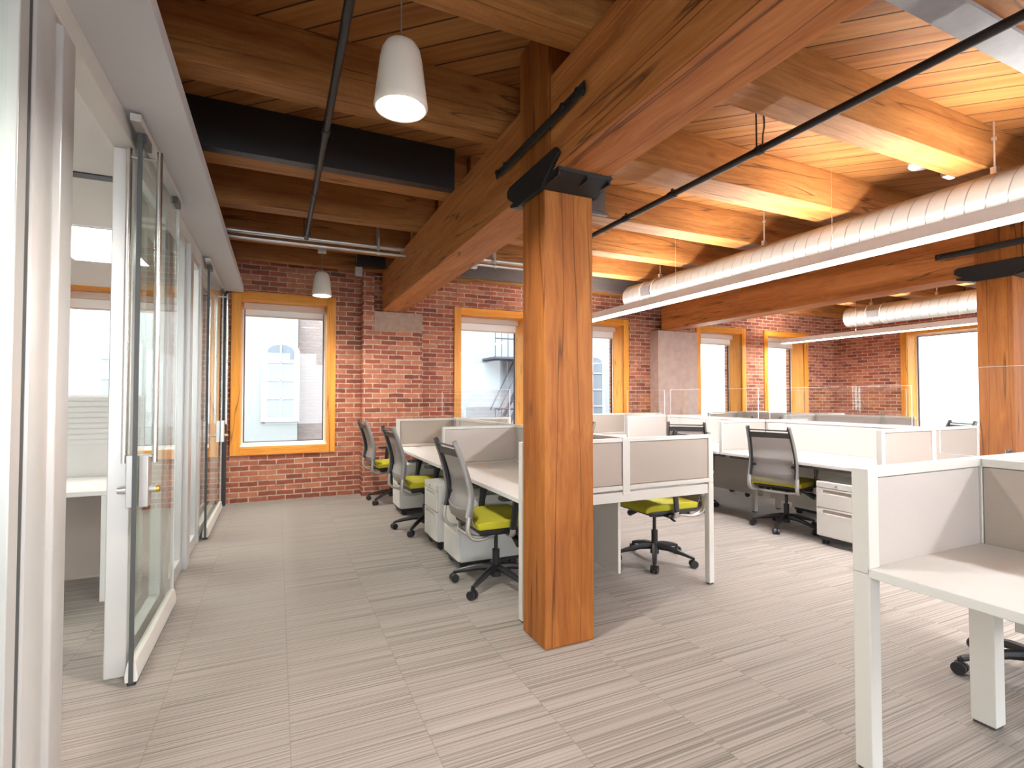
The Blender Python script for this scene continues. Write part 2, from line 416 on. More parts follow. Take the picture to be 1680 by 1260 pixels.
STEEL_K = plain('black_painted_steel', (.014,.014,.016), .45, noise=.2)
STEEL_G = plain('grey_painted_steel', (.27,.28,.31), .5, noise=.2, nscale=12)
STEEL_M = plain('dark_grey_steel', (.11,.10,.10), .5, noise=.2)
CHROME = plain('brushed_steel', (.62,.60,.57), .25, metal=1.0)
GALV = plain('galvanised_conduit', (.55,.54,.52), .35, metal=.8)
DUCT = spiral_metal('spiral_duct_metal')
DUCT_W = plain('duct_end_cap', (.62,.61,.60), .4, metal=.6)
BLACK = plain('black_plastic', (.015,.015,.017), .42)
DARKG = plain('dark_grey_plastic', (.06,.058,.058), .4)
SILVER = plain('silver_chair_frame', (.50,.48,.46), .3, metal=.55)
GREYF = plain('warm_grey_chair_frame', (.20,.185,.175), .38, metal=.3)
LIME = plain('lime_seat_fabric', (.42,.38,.012), .8, noise=.12, nscale=200, bump=.35, bscale=600)
MESH = mesh_fabric('grey_back_mesh', (.33,.30,.29), .64)
PORC = plain('pendant_porcelain', (.66,.58,.50), .4)
SHADE = plain('roller_shade_fabric', (.60,.50,.42), .8)
SASH = plain('dark_window_sash', (.03,.028,.035), .5)
SILL = plain('white_sill', (.80,.77,.74), .4)
BRASS = plain('brass_key', (.75,.48,.10), .3, metal=1)
L_DOWN = emit('lamp_diffuser', (.96,.98,1.0), FIX_DOWN)
L_UP = emit('lamp_uplight', (1.0,.95,.88), FIX_UP)
L_PEND = emit('pendant_bulb', (1.0,.97,.90), PEND)
L_TROF = emit('troffer_diffuser', (1.0,.98,.95), TROF)
CEIL_W = plain('white_ceiling_board', (.80,.78,.75), .8)

# ------------------------------------------------------------------ room shell
YW, XR, XL, YB = 7.38, 11.27, -3.3, -5.0
WT = .45                      # brick wall thickness
ZC = 3.375
bm = BM(); box(bm, XL, XR, YB, YW, -.05, 0)
tag(obj('floor', bm, CARPET), 'taupe carpet tile floor with fine lines running across the room', 'floor', kind='structure')
bm = BM(); box(bm, XL, XR, YB, YW, ZC, ZC+.06)
tag(obj('ceiling', bm, DECK), 'timber deck ceiling of diagonal orange boards', 'ceiling', kind='structure')

# windows on the brick wall: (outer casing x0, x1)
WZ0, WZ1, CW = .60, 2.705, .11
wins = [(-2.44,-1.18), (-.54,.72), (2.415,3.70), (4.35,5.64), (7.215,8.52), (9.04,10.38)]
def wall_with_holes(bm, a0, a1, holes, z0, z1, put):
    cur = a0
    for h0, h1, hz0, hz1 in holes:
        put(bm, cur, h0, z0, z1); put(bm, h0, h1, z0, hz0); put(bm, h0, h1, hz1, z1); cur = h1
    put(bm, cur, a1, z0, z1)
bm = BM()
holes = [(a+CW*.75, b-CW*.75, WZ0+CW*.75, WZ1-CW*.75) for a, b in wins]
wall_with_holes(bm, XL-.3, XR+WT, holes, 0, 3.5, lambda b, p, q, r, s: box(b, p, q, YW, YW+WT, r, s))
wb = tag(obj('wall_back', bm, BRICK_B), 'old red brick wall with wood-cased windows', 'wall', kind='structure')
bm = BM(); box(bm, 1.05, 1.87, 7.16, YW+.01, 0, 2.26); box(bm, 1.05, 1.20, 7.16, YW+.01, 2.26, 3.05); 
obj('brick_pier', bm, BRICK_B, wb)
bx('stone_block', STONE, wb, 1.20, 1.87, 7.155, YW+.01, 2.26, 2.525)
bm = BM(); box(bm, 6.13, 7.05, 7.16, YW+.01, 0, 2.525)
obj('rendered_pier', bm, PIER, wb)
bm = BM()
rh = [(3.9, 6.03-.08, .68, 2.57)]
rh = [(-1.2, .9, .68, 2.57), (1.6, 3.2, .68, 2.57), (4.0, 5.945, .68, 2.57)]
wall_with_holes(bm, YB, YW+WT, rh, 0, 3.5, lambda b, p, q, r, s: box(b, XR, XR+WT, p, q, r, s))
tag(obj('wall_right', bm, BRICK_R), 'brick side wall at the far right with a wide window', 'wall', kind='structure')
bm = BM(); box(bm, XL-.1, XL, YB, YW, 0, 3.4)
tag(obj('wall_left', bm, WPAINT), 'white painted outer wall of the glazed office', 'wall', kind='structure')

def window(n, label, a0, a1, zz0, zz1, horizontal='x', shade=True, drop=.16):
    """casing + lining + sash + pane; built along x then turned for the side wall"""
    w = thing('window_%d' % n, label, 'window', kind='structure')
    g = YW + .30                                    # glass plane
    i0, i1, j0, j1 = a0+CW, a1-CW, zz0+CW, zz1-CW   # clear opening
    bm = BM(); y0, y1 = YW-.025, YW+.012
    box(bm, a0, i0, y0, y1, zz0, zz1); box(bm, i1, a1, y0, y1, zz0, zz1)
    parts = [obj('casing', bm, CASING, w, bevel=.003)]
    bm = BM(); box(bm, i0, i1, y0, y1, j1, zz1); box(bm, i0, i1, y0, y1, zz0, j0)
    parts.append(obj('head_and_stool', bm, CASING_H[horizontal], w, bevel=.003))
    bm = BM(); t = .02
    box(bm, i0-t, i0, YW-.005, g+.03, j0-t, j1+t); box(bm, i1, i1+t, YW-.005, g+.03, j0-t, j1+t); box(bm, i0, i1, YW-.005, g+.03, j1, j1+t)
    parts.append(obj('lining', bm, LINING, w))
    parts.append(bx('sill', SILL, w, i0, i1, YW-.01, g+.03, j0-t, j0+.004))
    bm = BM(); s = .013; b0, b1, c0, c1 = i0+.02, i1-.02, j0+.03, j1-.02
    box(bm, b0, b0+s, g, g+.03, c0, c1); box(bm, b1-s, b1, g, g+.03, c0, c1); box(bm, b0, b1, g, g+.03, c1-s, c1); box(bm, b0, b1, g, g+.03, c0, c0+s*.7)
    parts.append(obj('sash', bm, SASH, w))
    bm = BM(); box(bm, i0, b0, g+.002, g+.028, j0, j1); box(bm, b1, i1, g+.002, g+.028, j0, j1); box(bm, b0, b1, g+.002, g+.028, j0, c0); box(bm, b0, b1, g+.002, g+.028, c1, j1)
    parts.append(obj('outer_frame', bm, SILL, w))
    parts.append(bx('pane', GLASS, w, b0+s, b1-s, g+.012, g+.018, c0+s, c1-s))
    if shade:
        bm = BM(); box(bm, i0+.015, i1-.015, g-.11, g-.02, j1-.085, j1-.002)
        parts.append(obj('shade_cassette', bm, SHADE, w, bevel=.008))
        parts.append(bx('shade_fabric', SILL, w, i0+.035, i1-.035, g-.055, g-.052, j1-drop, j1-.08))
        bm = BM(); cyl(bm, (i0+.035, g-.0535, j1-drop), (i1-.035, g-.0535, j1-drop), .011, n=12)
        parts.append(obj('shade_hem_bar', bm, SHADE, w))
    if horizontal == 'y':
        # turn about the room's corner so that x -> y on the right wall
        M = Matrix(((0,1,0,XR-YW),(1,0,0,0),(0,0,1,0),(0,0,0,1)))
        for o in parts:
            o.data.transform(M); o.data.flip_normals()
    return w
wl = ['wood-cased window of the glazed office, behind its desk', 'wood-cased window beside the glass partition, full height in view',
      'wood-cased window left of the large timber column, fire escape outside', 'wood-cased window just right of the large timber column',
      'wood-cased window right of the pale pier, nearer the pier', 'wood-cased window nearest the brick corner on the back wall']
for i, (a, b) in enumerate(wins): window(i+1, wl[i], a, b, WZ0, WZ1, drop=.17 if i in (1,) else .20)
window(7, 'wide wood-cased window on the right brick wall', 3.915, 6.03, WZ0, WZ1-.03, 'y', shade=False)
window(8, 'unseen wood-cased window added for daylight on the right wall beyond the second timber column', 1.515, 3.285, WZ0, WZ1-.03, 'y', shade=False)  # out of view, added to bring in daylight from the right
bm = BM()
wall_with_holes(bm, XL-.1, XR+WT, [(a, a+2.0, .35, 2.95) for a in (-2.9, -.4, 1.95, 4.2, 6.9, 9.1)], 0, 3.5, lambda b, p, q, r, s: box(b, p, q, YB-.3, YB, r, s))
tag(obj('wall_front', bm, WPAINT), 'unseen white wall added behind the viewer, with openings that shape the fill light', 'wall', kind='structure')  # unseen wall added to limit fill from behind; openings let some through
window(9, 'unseen wood-cased window added for daylight on the right wall nearest the viewer', -1.285, .985, WZ0, WZ1-.03, 'y', shade=False)  # another window out of view, added for more daylight

# ------------------------------------------------------------------ timber frame
def girder(x0, y0, y1, label):
    bm = BM(); box(bm, x0, x0+.31, y0, y1, 2.53, 3.05)
    return tag(obj('timber_girder', bm, GIRDER, bevel=.008), label, 'beam')
girder(1.30, 2.702, 7.15, 'massive orange timber girder from the middle column back to the brick wall')
girder(1.30, YB, 2.353, 'massive timber girder passing overhead from the middle column towards the viewer')
girder(6.19, 2.642, 7.15, 'long timber girder behind the silver duct, ending on the pale pier')
girder(6.19, YB, 2.293, 'timber girder on the near side of the column at the right edge')

def column(x0, y0, label, capl, strapl, postl):
    bm = BM(); box(bm, x0, x0+.31, y0, y0+.27, 0, 2.50)
    tag(obj('timber_column', bm, COLUMN, bevel=.007), label, 'column')
    # block of the upper post let into the girder
    bm = BM(); box(bm, x0-.016, x0+.31+.014, y0-.075, y0+.27, 2.532, ZC)
    tag(obj('upper_post', bm, COLUMN, bevel=.004), postl, 'post')
    # iron bearing cap
    c = thing('column_cap', capl, 'bracket', (x0+.155, y0+.135, 2.50))
    for s, nm in ((-1,'side_plate'), (1,'side_plate')):
        bm = BM(); xa = s*.172
        prism(bm, [(-.30,.13),(-.335,.09),(-.145,-.03),(.145,-.03),(.30,.07),(.30,.11),(.27,.13)], 'x', xa-.012, xa+.012)
        obj(nm, bm, IRON, c, bevel=.005)
    bm = BM(); prism(bm, [(-.31,.029),(-.31,.012),(-.138,-.028),(-.138,.001),(.138,.001),(.138,-.028),(.29,.012),(.29,.029)], 'x', -.165, .165)
    obj('bearing_plate', bm, IRON, c)
    for xx in (-.155, 0.02, .155):
        bx('rib', IRON, c, xx-.006, xx+.006, -.30, -.14, -.012, .022)
    # tie strap across the joint
    st = thing('tie_strap', strapl, 'strap', (x0-.03, y0+.05, 2.78))
    bm = BM(); sweep(bm, smooth_path([(0,.54,0),(0,.40,-.003),(-.006,.18,-.008),(-.006,-.16,-.008),(0,-.36,0),(0,-.50,.004)], 5), .030, .007, n=8, ref=(0,0,1))
    obj('bar', bm, IRON, st)
    for yy in (.50, .38, -.32, -.46):
        bm = BM(); cyl(bm, (.02,yy,0), (-.024,yy,0), .016, n=6); obj('bolt', bm, IRON, st)
column(1.305, 2.43, 'massive orange timber column in the middle of the room', 'black cast-iron cap on top of the middle timber column',
       'black iron strap across the girder above the middle column', 'vertical timber post block let into the girder above the middle column')
column(6.19, 2.37, 'timber column at the right edge of the photo', 'black cast-iron cap on top of the column at the right edge',
       'black iron strap across the girder above the right column', 'timber post block let into the girder above the right column')

GJ = 'ceiling joists'
def joist(x0, x1, y0, y1, label, z=3.05):
    bm = BM(); box(bm, x0, x1, y0, y1, z, ZC+.001)
    return tag(obj('ceiling_joist', bm, JOIST, bevel=.006), label, 'joist', GJ)
ordn = ['first', 'second', 'third', 'fourth', 'fifth', 'sixth', 'seventh', 'eighth']
def joists(x0, x1, rows, bay):
    for i, (a, b) in enumerate(sorted(rows, reverse=True)):
        joist(x0, x1, a, b, 'timber ceiling joist in the %s bay, %s from the brick wall' % (bay, ordn[i]))
joists(XL, 1.45, [(7.02,7.16),(6.12,6.29),(5.04,5.22),(4.07,4.27),(3.00,3.18),(1.96,2.15),(.95,1.15),(-.1,.1)], 'left')
joists(1.46, 6.34, [(7.02,7.16),(5.87,6.07),(4.98,5.18),(4.02,4.25),(2.955,3.27),(1.95,2.155),(.93,1.15),(-.1,.1)], 'middle')
joists(6.35, XR, [(7.02,7.16),(5.87,6.07),(4.98,5.18),(4.02,4.25),(2.95,3.2),(1.95,2.15),(.93,1.12)], 'far right')

def ibeam(x0, x1, yc, z0, h, wf, mat, label, tf=.02):
    bm = BM(); box(bm, x0, x1, yc-wf/2, yc+wf/2, z0, z0+tf); box(bm, x0, x1, yc-.008, yc+.008, z0+tf, z0+h-tf); box(bm, x0, x1, yc-wf/2, yc+wf/2, z0+h-tf, z0+h)
    return tag(obj('steel_beam', bm, mat), label, 'beam')
def channel(x0, x1, y, z0, h, mat, label, wf=.09):
    bm = BM(); box(bm, x0, x1, y, y+.012, z0, z0+h); box(bm, x0, x1, y+.012, y+wf, z0, z0+.016); box(bm, x0, x1, y+.012, y+wf, z0+h-.016, z0+h)
    return tag(obj('steel_beam', bm, mat), label, 'beam')
channel(XL, 1.299, 3.96, 3.04, .33, STEEL_K, 'black steel channel beam beside a joist in the left bay')
ibeam(1.62, 6.18, 1.21, 3.03, .34, .14, STEEL_G, 'pale grey steel beam high at the top right corner')
channel(1.62, 6.18, 6.86, 3.06, .30, STEEL_M, 'dark grey steel beam near the brick wall, right of the big girder')
channel(.92, 1.29, 6.86, 3.06, .30, STEEL_K, 'short black steel piece beside the far end of the big girder')

# ------------------------------------------------------------------ pipes and conduits
def sprinkler(x, z, y0, y1, r, label, hangers, couplings):
    t = thing('sprinkler_pipe', label, 'pipe', (x, 0, z))
    bm = BM(); cyl(bm, (0,y0,0), (0,y1,0), r, n=16); obj('pipe', bm, STEEL_K, t)
    for yy in couplings:
        bm = BM(); cyl(bm, (0,yy-.035,0), (0,yy+.035,0), r*1.25, n=16); cyl(bm, (0,yy,0), (0,yy,r*1.9), r*.5, n=8); obj('coupling', bm, STEEL_K, t)
    for yy in hangers:
        bm = BM(); cyl(bm, (0,yy-.018,0), (0,yy+.018,0), r*1.3, n=16)
        sweep(bm, smooth_path([(.028,yy,-.01),(.03,yy,.1),(.045,yy,.2),(.01,yy,ZC-z)], 4), .005, n=6)
        sweep(bm, [(-.028,yy,-.01),(-.03,yy,ZC-z)], .005, n=6)
        obj('hanger', bm, STEEL_K, t)
sprinkler(2.83, 2.95, YB, 4.9, .024, 'straight black sprinkler pipe crossing below the joists right of the column', [2.32], [3.13, 3.72])
sprinkler(.25, 2.95, YB, 5.55, .021, 'black sprinkler pipe hanging over the aisle left of the big girder', [5.4], [3.25, 4.3])
def conduit(y, z, x0, x1, r, label, elbow=None):
    t = thing('conduit', label, 'pipe', (0, y, z))
    bm = BM(); pts = [(x0,0,0),(x1,0,0)]
    if elbow: pts = [(x0,0,0),(x1-.12,0,0)] + smooth_path([(x1-.1,0,0),(x1-.03,0,.02),(x1,0,.08),(x1,0,.24)], 5)
    sweep(bm, pts, r, n=12); obj('tube', bm, GALV, t)
    for xx in (x0+.9, 1.0, 2.4):
        bm = BM(); cyl(bm, (xx-.012,0,0), (xx+.015,0,0), r*1.35, n=12); box(bm, xx-.012, xx+.012, -.004, .004, r, ZC-z); obj('clip', bm, GALV, t)
conduit(5.80, 3.022, XL+.1, 3.32, .024, 'upper galvanised conduit running below the far joists', elbow=True)
conduit(5.735, 2.94, XL+.1, 3.25, .018, 'lower galvanised conduit running below the far joists')
conduit(5.60, 3.20, XL+.1, 5.6, .010, 'thin galvanised conduit tucked close behind a joist')
bm = BM(); box(bm, 2.02, 2.16, 5.70, 5.77, 2.885, 2.995)
tag(obj('junction_box', bm, GALV, bevel=.004), 'galvanised junction box on the lower conduit right of the girder', 'electrical box')
bm = BM(); box(bm, .91, 1.00, 6.9, 6.96, 2.93, 3.05)
jb = tag(obj('junction_box', bm, GALV, bevel=.004), 'small grey junction box below the last joist above the brick', 'electrical box')
bm = BM()
for xx in (.93, .98): cyl(bm, (xx,6.93,3.05), (xx,6.93,3.3), .007, n=8)
obj('riser', bm, GALV, jb)
bm = BM(); box(bm, 2.58, 2.79, 3.985, 4.022, 3.09, 3.34); box(bm, 2.56, 2.82, 3.97, 4.022, 3.052, 3.08)
tag(obj('electrical_box', bm, STEEL_M, bevel=.003), 'dark metal box plate right of the column cap on a joist', 'electrical box')

# ------------------------------------------------------------------ pendants
def pendant(x, y, z, label, ztop):
    """porcelain bell lamp; z = height of the open rim"""
    t = thing('pendant_lamp', label, 'lamp', (x, y, z), group='porcelain pendant lamps')
    bm = BM()
    K = 1.1
    prof = [(a*K, b*K*1.02) for a, b in [(.001,.245),(.035,.243),(.058,.232),(.070,.212),(.077,.18),(.088,.09),(.097,.02),(.099,.006),(.094,-.002),(.085,.000),(.081,.010),(.074,.13),(.06,.20),(.001,.21)]]
    lathe(bm, prof, n=40); obj('shade', bm, PORC, t, angle=60)
    bm = BM(); lathe(bm, [(.001,.034),(.05,.034),(.072,.042),(.072,.050),(.001,.050)], n=32); tag(obj('bulb_lens', bm, L_PEND, t), 'glowing white lens')
    bm = BM(); cyl(bm, (0,0,.24), (0,0,ztop-z), .0035, n=8); obj('cord', bm, GREYF, t)
    bm = BM(); cyl(bm, (0,0,.24), (0,0,.275), .010, .006, n=12); obj('cord_grip', bm, GALV, t)
    bm = BM(); box(bm, -.045, .045, -.035, .035, ztop-z-.055, ztop-z); obj('ceiling_canopy', bm, GALV, t, bevel=.005)
pendant(.447, 2.066, 2.525, 'white porcelain pendant lamp hanging nearest, lit', 3.372)
pendant(.447, -2.07, 2.515, 'unseen white porcelain pendant lamp added behind the viewer for fill light', 3.372)  # out of view, continues the row; added to brighten the room
pendant(.45, 6.20, 2.50, 'small-looking white porcelain pendant lamp before the brick wall', 3.048)

# ------------------------------------------------------------------ ducts and linear lamps
def duct(x, z, y0, y1, r, label, rods):
    t = thing('spiral_duct', label, 'duct', (x, 0, z))
    bm = BM(); n = 48
    rings = []
    for yy, rr in [(y0,r),(y1-.62,r),(y1-.62,r*.985),(y1-.46,r*.985),(y1-.46,r),(y1-.02,r),(y1,r*.97)]:
        rings.append([bm.verts.new((rr*math.cos(2*PI*k/n), yy, rr*math.sin(2*PI*k/n))) for k in range(n)])
    for a, b in zip(rings, rings[1:]):
        for k in range(n): bm.faces.new((a[k], a[(k+1)%n], b[(k+1)%n], b[k]))
    bm.faces.new(rings[-1]); bm.faces.new(rings[0][::-1])
    obj('pipe', bm, DUCT, t)
    # grille on the viewer's side near the end
    bm = BM()
    for k in range(13):
        a = PI*.90 + k*.055
        p = (r*1.012*math.cos(a), r*1.012*math.sin(a))
        cyl(bm, (p[0], y1-.60, p[1]), (p[0], y1-.42, p[1]), .006, n=6)
    obj('grille', bm, STEEL_M, t)
    for yy in (y1-.63, y1-.39):
        bm = BM(); m = 40
        for k in range(m):
            a, b = 2*PI*k/m, 2*PI*(k+1)/m
            sweep(bm, [(r*1.01*math.cos(a),yy,r*1.01*math.sin(a)),(r*1.01*math.cos(b),yy,r*1.01*math.sin(b))], .006, n=5, cap=False)
        obj('collar', bm, DUCT_W, t)
    for yy, top in rods:
        bm = BM(); cyl(bm, (0,yy,r), (0,yy,top-z), .006, n=8); box(bm, -.022, .022, yy-.018, yy+.018, r-.004, r+.05); box(bm, -.012, .012, yy-.012, yy+.012, (top-z)*.75, (top-z)*.75+.02)
        obj('hanger_rod', bm, GALV, t)
duct(4.75, 2.80, YB, 6.12, .175, 'long silver spiral duct in the middle bay above the linear lamp', [(1.90,3.37),(3.85,3.37),(-.6,3.37),(5.5,3.37)])
duct(9.60, 2.80, YB, 6.0, .175, 'silver spiral duct in the far right bay', [(1.8,3.37),(4.6,3.37),(5.6,3.37)])

def linear(x0, y0, y1, z0, label, cables, h=.085, w=.20):
    t = thing('linear_lamp', label, 'lamp', (x0+w/2, 0, z0))
    bm = BM(); a = w/2
    box(bm, -a, -a+.012, y0, y1, .0, h); box(bm, a-.012, a, y0, y1, .0, h); box(bm, -a+.012, a-.012, y0, y1, h*.45, h*.6); box(bm, -a, a, y1, y1+.01, 0, h)
    obj('housing', bm, WPAINT, t)
    seg = 1.2; yy = y0; 
    while yy < y1-.05:
        e = min(yy+seg, y1)
        bx('diffuser', L_DOWN, t, -a+.013, a-.013, yy+.006, e-.006, .004, .012)
        yy = e
    bx('uplight', L_UP, t, -a+.03, a-.03, y0+.02, y1-.02, h*.62, h*.7)
    for yy in cables:
        bm = BM(); cyl(bm, (0,yy,h*.5), (0,yy,3.37-z0), .0018, n=6); obj('cable', bm, GALV, t)
linear(4.10, -3.4, 7.0, 2.465, 'long white linear lamp hanging beside the silver duct in the middle bay', [-1.2,1.2,2.75,4.6,6.5])
linear(9.05, -3.4, 7.0, 2.40, 'thin-looking white linear lamp hanging in the far right bay', [-1.2,1.2,3.4,5.6])

t = thing('smoke_detector', 'round white smoke detector below the deck beside the duct', 'detector', (5.05, 2.52, ZC))
bm = BM(); lathe(bm, [(.001,0),(.085,0),(.09,-.02),(.075,-.04),(.05,-.05),(.001,-.052)], n=32); obj('body', bm, WPAINT, t)
bm = BM(); box(bm, .10, .32, -.012, .012, -.02, 0); obj('arm', bm, GALV, t)
t = thing('emergency_light', 'small white emergency lamp next to the smoke detector', 'lamp', (5.48, 2.50, ZC))
bm = BM(); box(bm, -.07, .07, -.05, .05, -.05, 0); obj('body', bm, WPAINT, t, bevel=.008)
bx('lens', L_TROF, t, -.05, .05, -.035, .035, -.054, -.0505)

# ------------------------------------------------------------------ glazed partition on the left
XP = -.65          # room side face of the frame
PT = .09           # frame thickness
ZH = 2.57          # underside of the head
bm = BM(); box(bm, XP-.25, -.40, YB, 7.26, 2.665, 2.745)
tag(obj('trim_1', bm, SOFFIT, bevel=.004), 'long white soffit above the glass partition', 'trim', kind='structure')
bm = BM(); box(bm, XP-PT, XP, YB, 7.37, ZH, 2.665)
tag(obj('trim_2', bm, WFRAME, bevel=.004), 'white head rail of the glass partition', 'trim', kind='structure')
pt = thing('wall_partition', 'glazed office partition with aluminium mullions', 'wall', kind='structure')
def mull(y0, y1, x0=XP-PT, x1=XP, mat=PART, name='mullion', z1=ZH):
    bm = BM(); box(bm, x0, x1, y0, y1, 0, z1); return obj(name, bm, mat, pt, bevel=.006)
# rounded post group left of the doorway
bm = BM()
pr = [(XP-.10,2.105),(XP-.02,2.105),(XP,2.12),(XP,2.225),(XP-.01,2.24),(XP-.10,2.24)]
prism(bm, pr, 'z', 0, ZH); obj('mullion', bm, PART, pt, bevel=.004)
bm = BM(); pts = [(XP-.10,1.95)] + [(XP-.02+.018*math.sin(a), 1.95+.075-.075*math.cos(a)) for a in [PI*k/8 for k in range(9)]] + [(XP-.10,2.10)]
prism(bm, pts, 'z', 0, ZH); obj('rounded_post', bm, PART, pt, angle=25)
bm = BM(); box(bm, XP-.10, XP-.02, 1.925, 1.945, 0, ZH); obj('gasket', bm, PART_D, pt)
# jamb beyond the doorway
mull(3.05, 3.13, name='jamb')
def lite(y0, y1, fw=.055, rail=.10):
    bm = BM(); x0, x1 = XP-PT+.015, XP-.015
    box(bm, x0, x1, y0, y0+fw, 0, ZH); box(bm, x0, x1, y1-fw, y1, 0, ZH); box(bm, x0, x1, y0+fw, y1-fw, 0, rail); box(bm, x0, x1, y0+fw, y1-fw, ZH-.06, ZH)
    obj('frame', bm, PART, pt, bevel=.004)
    bx('glass', GLASS, pt, XP-PT/2-.004, XP-PT/2+.004, y0+fw, y1-fw, rail, ZH-.06)
mulls = [3.98, 4.78, 5.55, 7.10]
lite(3.14, 3.97)
mull(3.98, 4.09); lite(4.10, 4.72)
mull(4.73, 4.87, x1=XP+.02); lite(4.88, 5.50)
mull(5.51, 5.60); lite(5.61, 7.14)
mull(7.15, 7.26)
lite(-.1, 1.915, fw=.06)
mull(-.22, -.11); lite(-2.2, -.23)
bm = BM(); box(bm, XP-.02, XP+.075, 7.262, 7.352, 0, 2.665); tag(obj('trim_3', bm, STEEL_K), 'black closing strip where the partition meets the brick wall', 'trim', kind='structure')

def sliding_door(n, label, y0, y1, hy, far=False):
    d = thing('door_%d' % n, label, 'door', (XP+.045, y0, 0), kind='structure')
    w = y1-y0
    bx('glass', GLASS, d, -.006, .006, 0, w, .10, 2.60)
    bx('leading_edge_seal', PART_D, d, -.009, .009, -.006, .004, .02, 2.60)
    bx('trailing_edge_seal', PART, d, -.009, .009, w-.004, w+.008, .02, 2.60)
    bm = BM(); prism(bm, [(-.024,.022),(.024,.022),(.026,.05),(.016,.115),(-.016,.115),(-.026,.05)], 'y', 0, w); obj('bottom_rail', bm, WFRAME, d, bevel=.003)
    bm = BM(); box(bm, -.018, .018, .01, w-.01, .006, .022); obj('sweep_seal', bm, STEEL_K, d)
    bm = BM(); box(bm, -.022, .022, -.1, w+.1, 2.615, 2.650); obj('track', bm, PART, d, bevel=.003)
    for yy in (.02, w-.14):
        bm = BM(); box(bm, -.02, .02, yy, yy+.12, 2.57, 2.63); obj('hanger_clamp', bm, DARKG, d, bevel=.004)
    hb = hy - y0
    for s in (-1, 1):
        bm = BM(); cyl(bm, (s*.062, hb, 1.03), (s*.062, hb, 2.56), .0125, n=16); h = obj('pull_bar', bm, CHROME, d)
        bm = BM()
        for zz in (1.06, 2.52): cyl(bm, (s*.004, hb, zz), (s*.062, hb, zz), .008, n=10)
        obj('standoff', bm, CHROME, h)
    lk = None
    bm = BM(); box(bm, .007, .045, hb-.045 if not far else hb-.03, hb+.03 if not far else hb+.045, .82, 1.07); lk = obj('lock_case', bm, SILVER, d, bevel=.005)
    bm = BM(); box(bm, -.045, -.007, hb-.045, hb+.03, .82, 1.07); obj('lock_case', bm, SILVER, d, bevel=.005)
    bm = BM(); cyl(bm, (-.045,hb-.0,.90), (-.085,hb,.90), .02, .016, n=16); cyl(bm, (.045,hb,.90), (.07,hb,.90), .018, n=16); obj('cylinder', bm, SILVER, lk)
    bm = BM(); cyl(bm, (.07,hb,.90), (.085,hb,.90), .016, n=12); tag(obj('thumb_turn', bm, BRASS, lk), 'brass key in the lock')
sliding_door(1, 'sliding glass door standing half open, nearest the viewer', 2.93, 3.94, 3.02)
sliding_door(2, 'sliding glass door closed at the far end of the partition', 5.62, 6.98, 6.86, far=True)

# office behind the glass
bm = BM(); box(bm, XL, XP-PT, YB, YW, 2.62, 2.665)
tag(obj('trim_4', bm, CEIL_W), 'white lowered ceiling of the glazed office', 'ceiling', kind='structure')
def troffer(x, y, label):
    t = thing('ceiling_light', label, 'lamp', (x, y, 2.62), group='office ceiling lights')
    bm = BM(); box(bm,-.31,-.28,-.61,.61,-.012,0); box(bm,.28,.31,-.61,.61,-.012,0); box(bm,-.28,.28,-.61,-.58,-.012,0); box(bm,-.28,.28,.58,.61,-.012,0); obj('frame', bm, WPAINT, t)
    bx('diffuser', L_TROF, t, -.28, .28, -.58, .58, -.008, -.002)
troffer(-1.42, 5.35, 'square-edged ceiling light of the glazed office, nearer the window')
troffer(-1.75, .4, 'square-edged ceiling light of the glazed office, beside the viewer')
bm = BM(); box(bm, XL+.1, XP-PT-.01, 3.62, 3.70, 2.612, 2.621)
tag(obj('shadow_gap_strip', bm, BLACK), 'black strip standing in for a shadow gap across the white ceiling of the glazed office', 'strip')  # dark strip painted in for the shade of a ceiling step
ds = thing('desk', 'white desk with slatted back panel inside the glazed office', 'desk', (-1.85, 4.2, 0))
bx('worktop', WHITE, ds, -.85, .88, 0, .78, .70, .73, bevel=.003)
bx('end_panel', WHITE, ds, .80, .88, .02, .74, 0, .70, bevel=.002)
bx('modesty_panel', FABRIC, ds, -.85, .80, .60, .63, .02, .70)
bx('end_panel', WHITE, ds, -.85, -.82, .02, .74, 0, .70)
sp_ = bx('back_panel', WHITE, ds, -.85, .88, .79, .82, .60, 1.36)
bm = BM()
for k in range(9): box(bm, -.85, .88, .782, .79, .98+k*.042, .98+k*.042+.034)
obj('slat_rail', bm, WHITE, sp_, bevel=.002)

# ------------------------------------------------------------------ workstations
def ws_end_panel(t, x0, x1, y, spine, name='end_panel', outward=-1, halves=(True, True)):
    """end gable of an island: post at each edge and at the spine, framed fabric infill above the beam"""
    ya, yb = y-.022, y+.022
    g = None
    for a, b in ((x0+.045, spine-.03), (spine+.03, x1-.045)):
        bm = BM(); box(bm, a, b, ya, yb, 1.05, 1.075); box(bm, a, b, ya, yb, .735, .765)
        g = obj(name, bm, WFRAME, t, bevel=.002)
        bx('fabric_infill', FABRIC, g, a+.004, b-.004, y-.017, y+.017, .768, 1.047, bevel=.003)
    bx('spine_post', WFRAME, t, spine-.03, spine+.03, ya-.002, yb+.002, .70, 1.078, bevel=.003)
    bx('edge_post', WFRAME, t, x0, x0+.045, ya, yb, .73, 1.075, bevel=.003)
    bx('edge_post', WFRAME, t, x1-.045, x1, ya, yb, .73, 1.075, bevel=.003)
    bx('end_beam', WFRAME, t, x0+.05, x1-.05, ya+.004, yb-.004, .655, .722, bevel=.002)

def leg(t, x, y, w=.05, d=.05, z=.70):
    bm = BM(); box(bm, x-w/2, x+w/2, y-d/2, y+d/2, .012, z); l = obj('leg', bm, WFRAME, t, bevel=.003)
    bx('foot', DARKG, l, x-w/2+.006, x+w/2-.006, y-d/2+.006, y+d/2-.006, 0, .012)

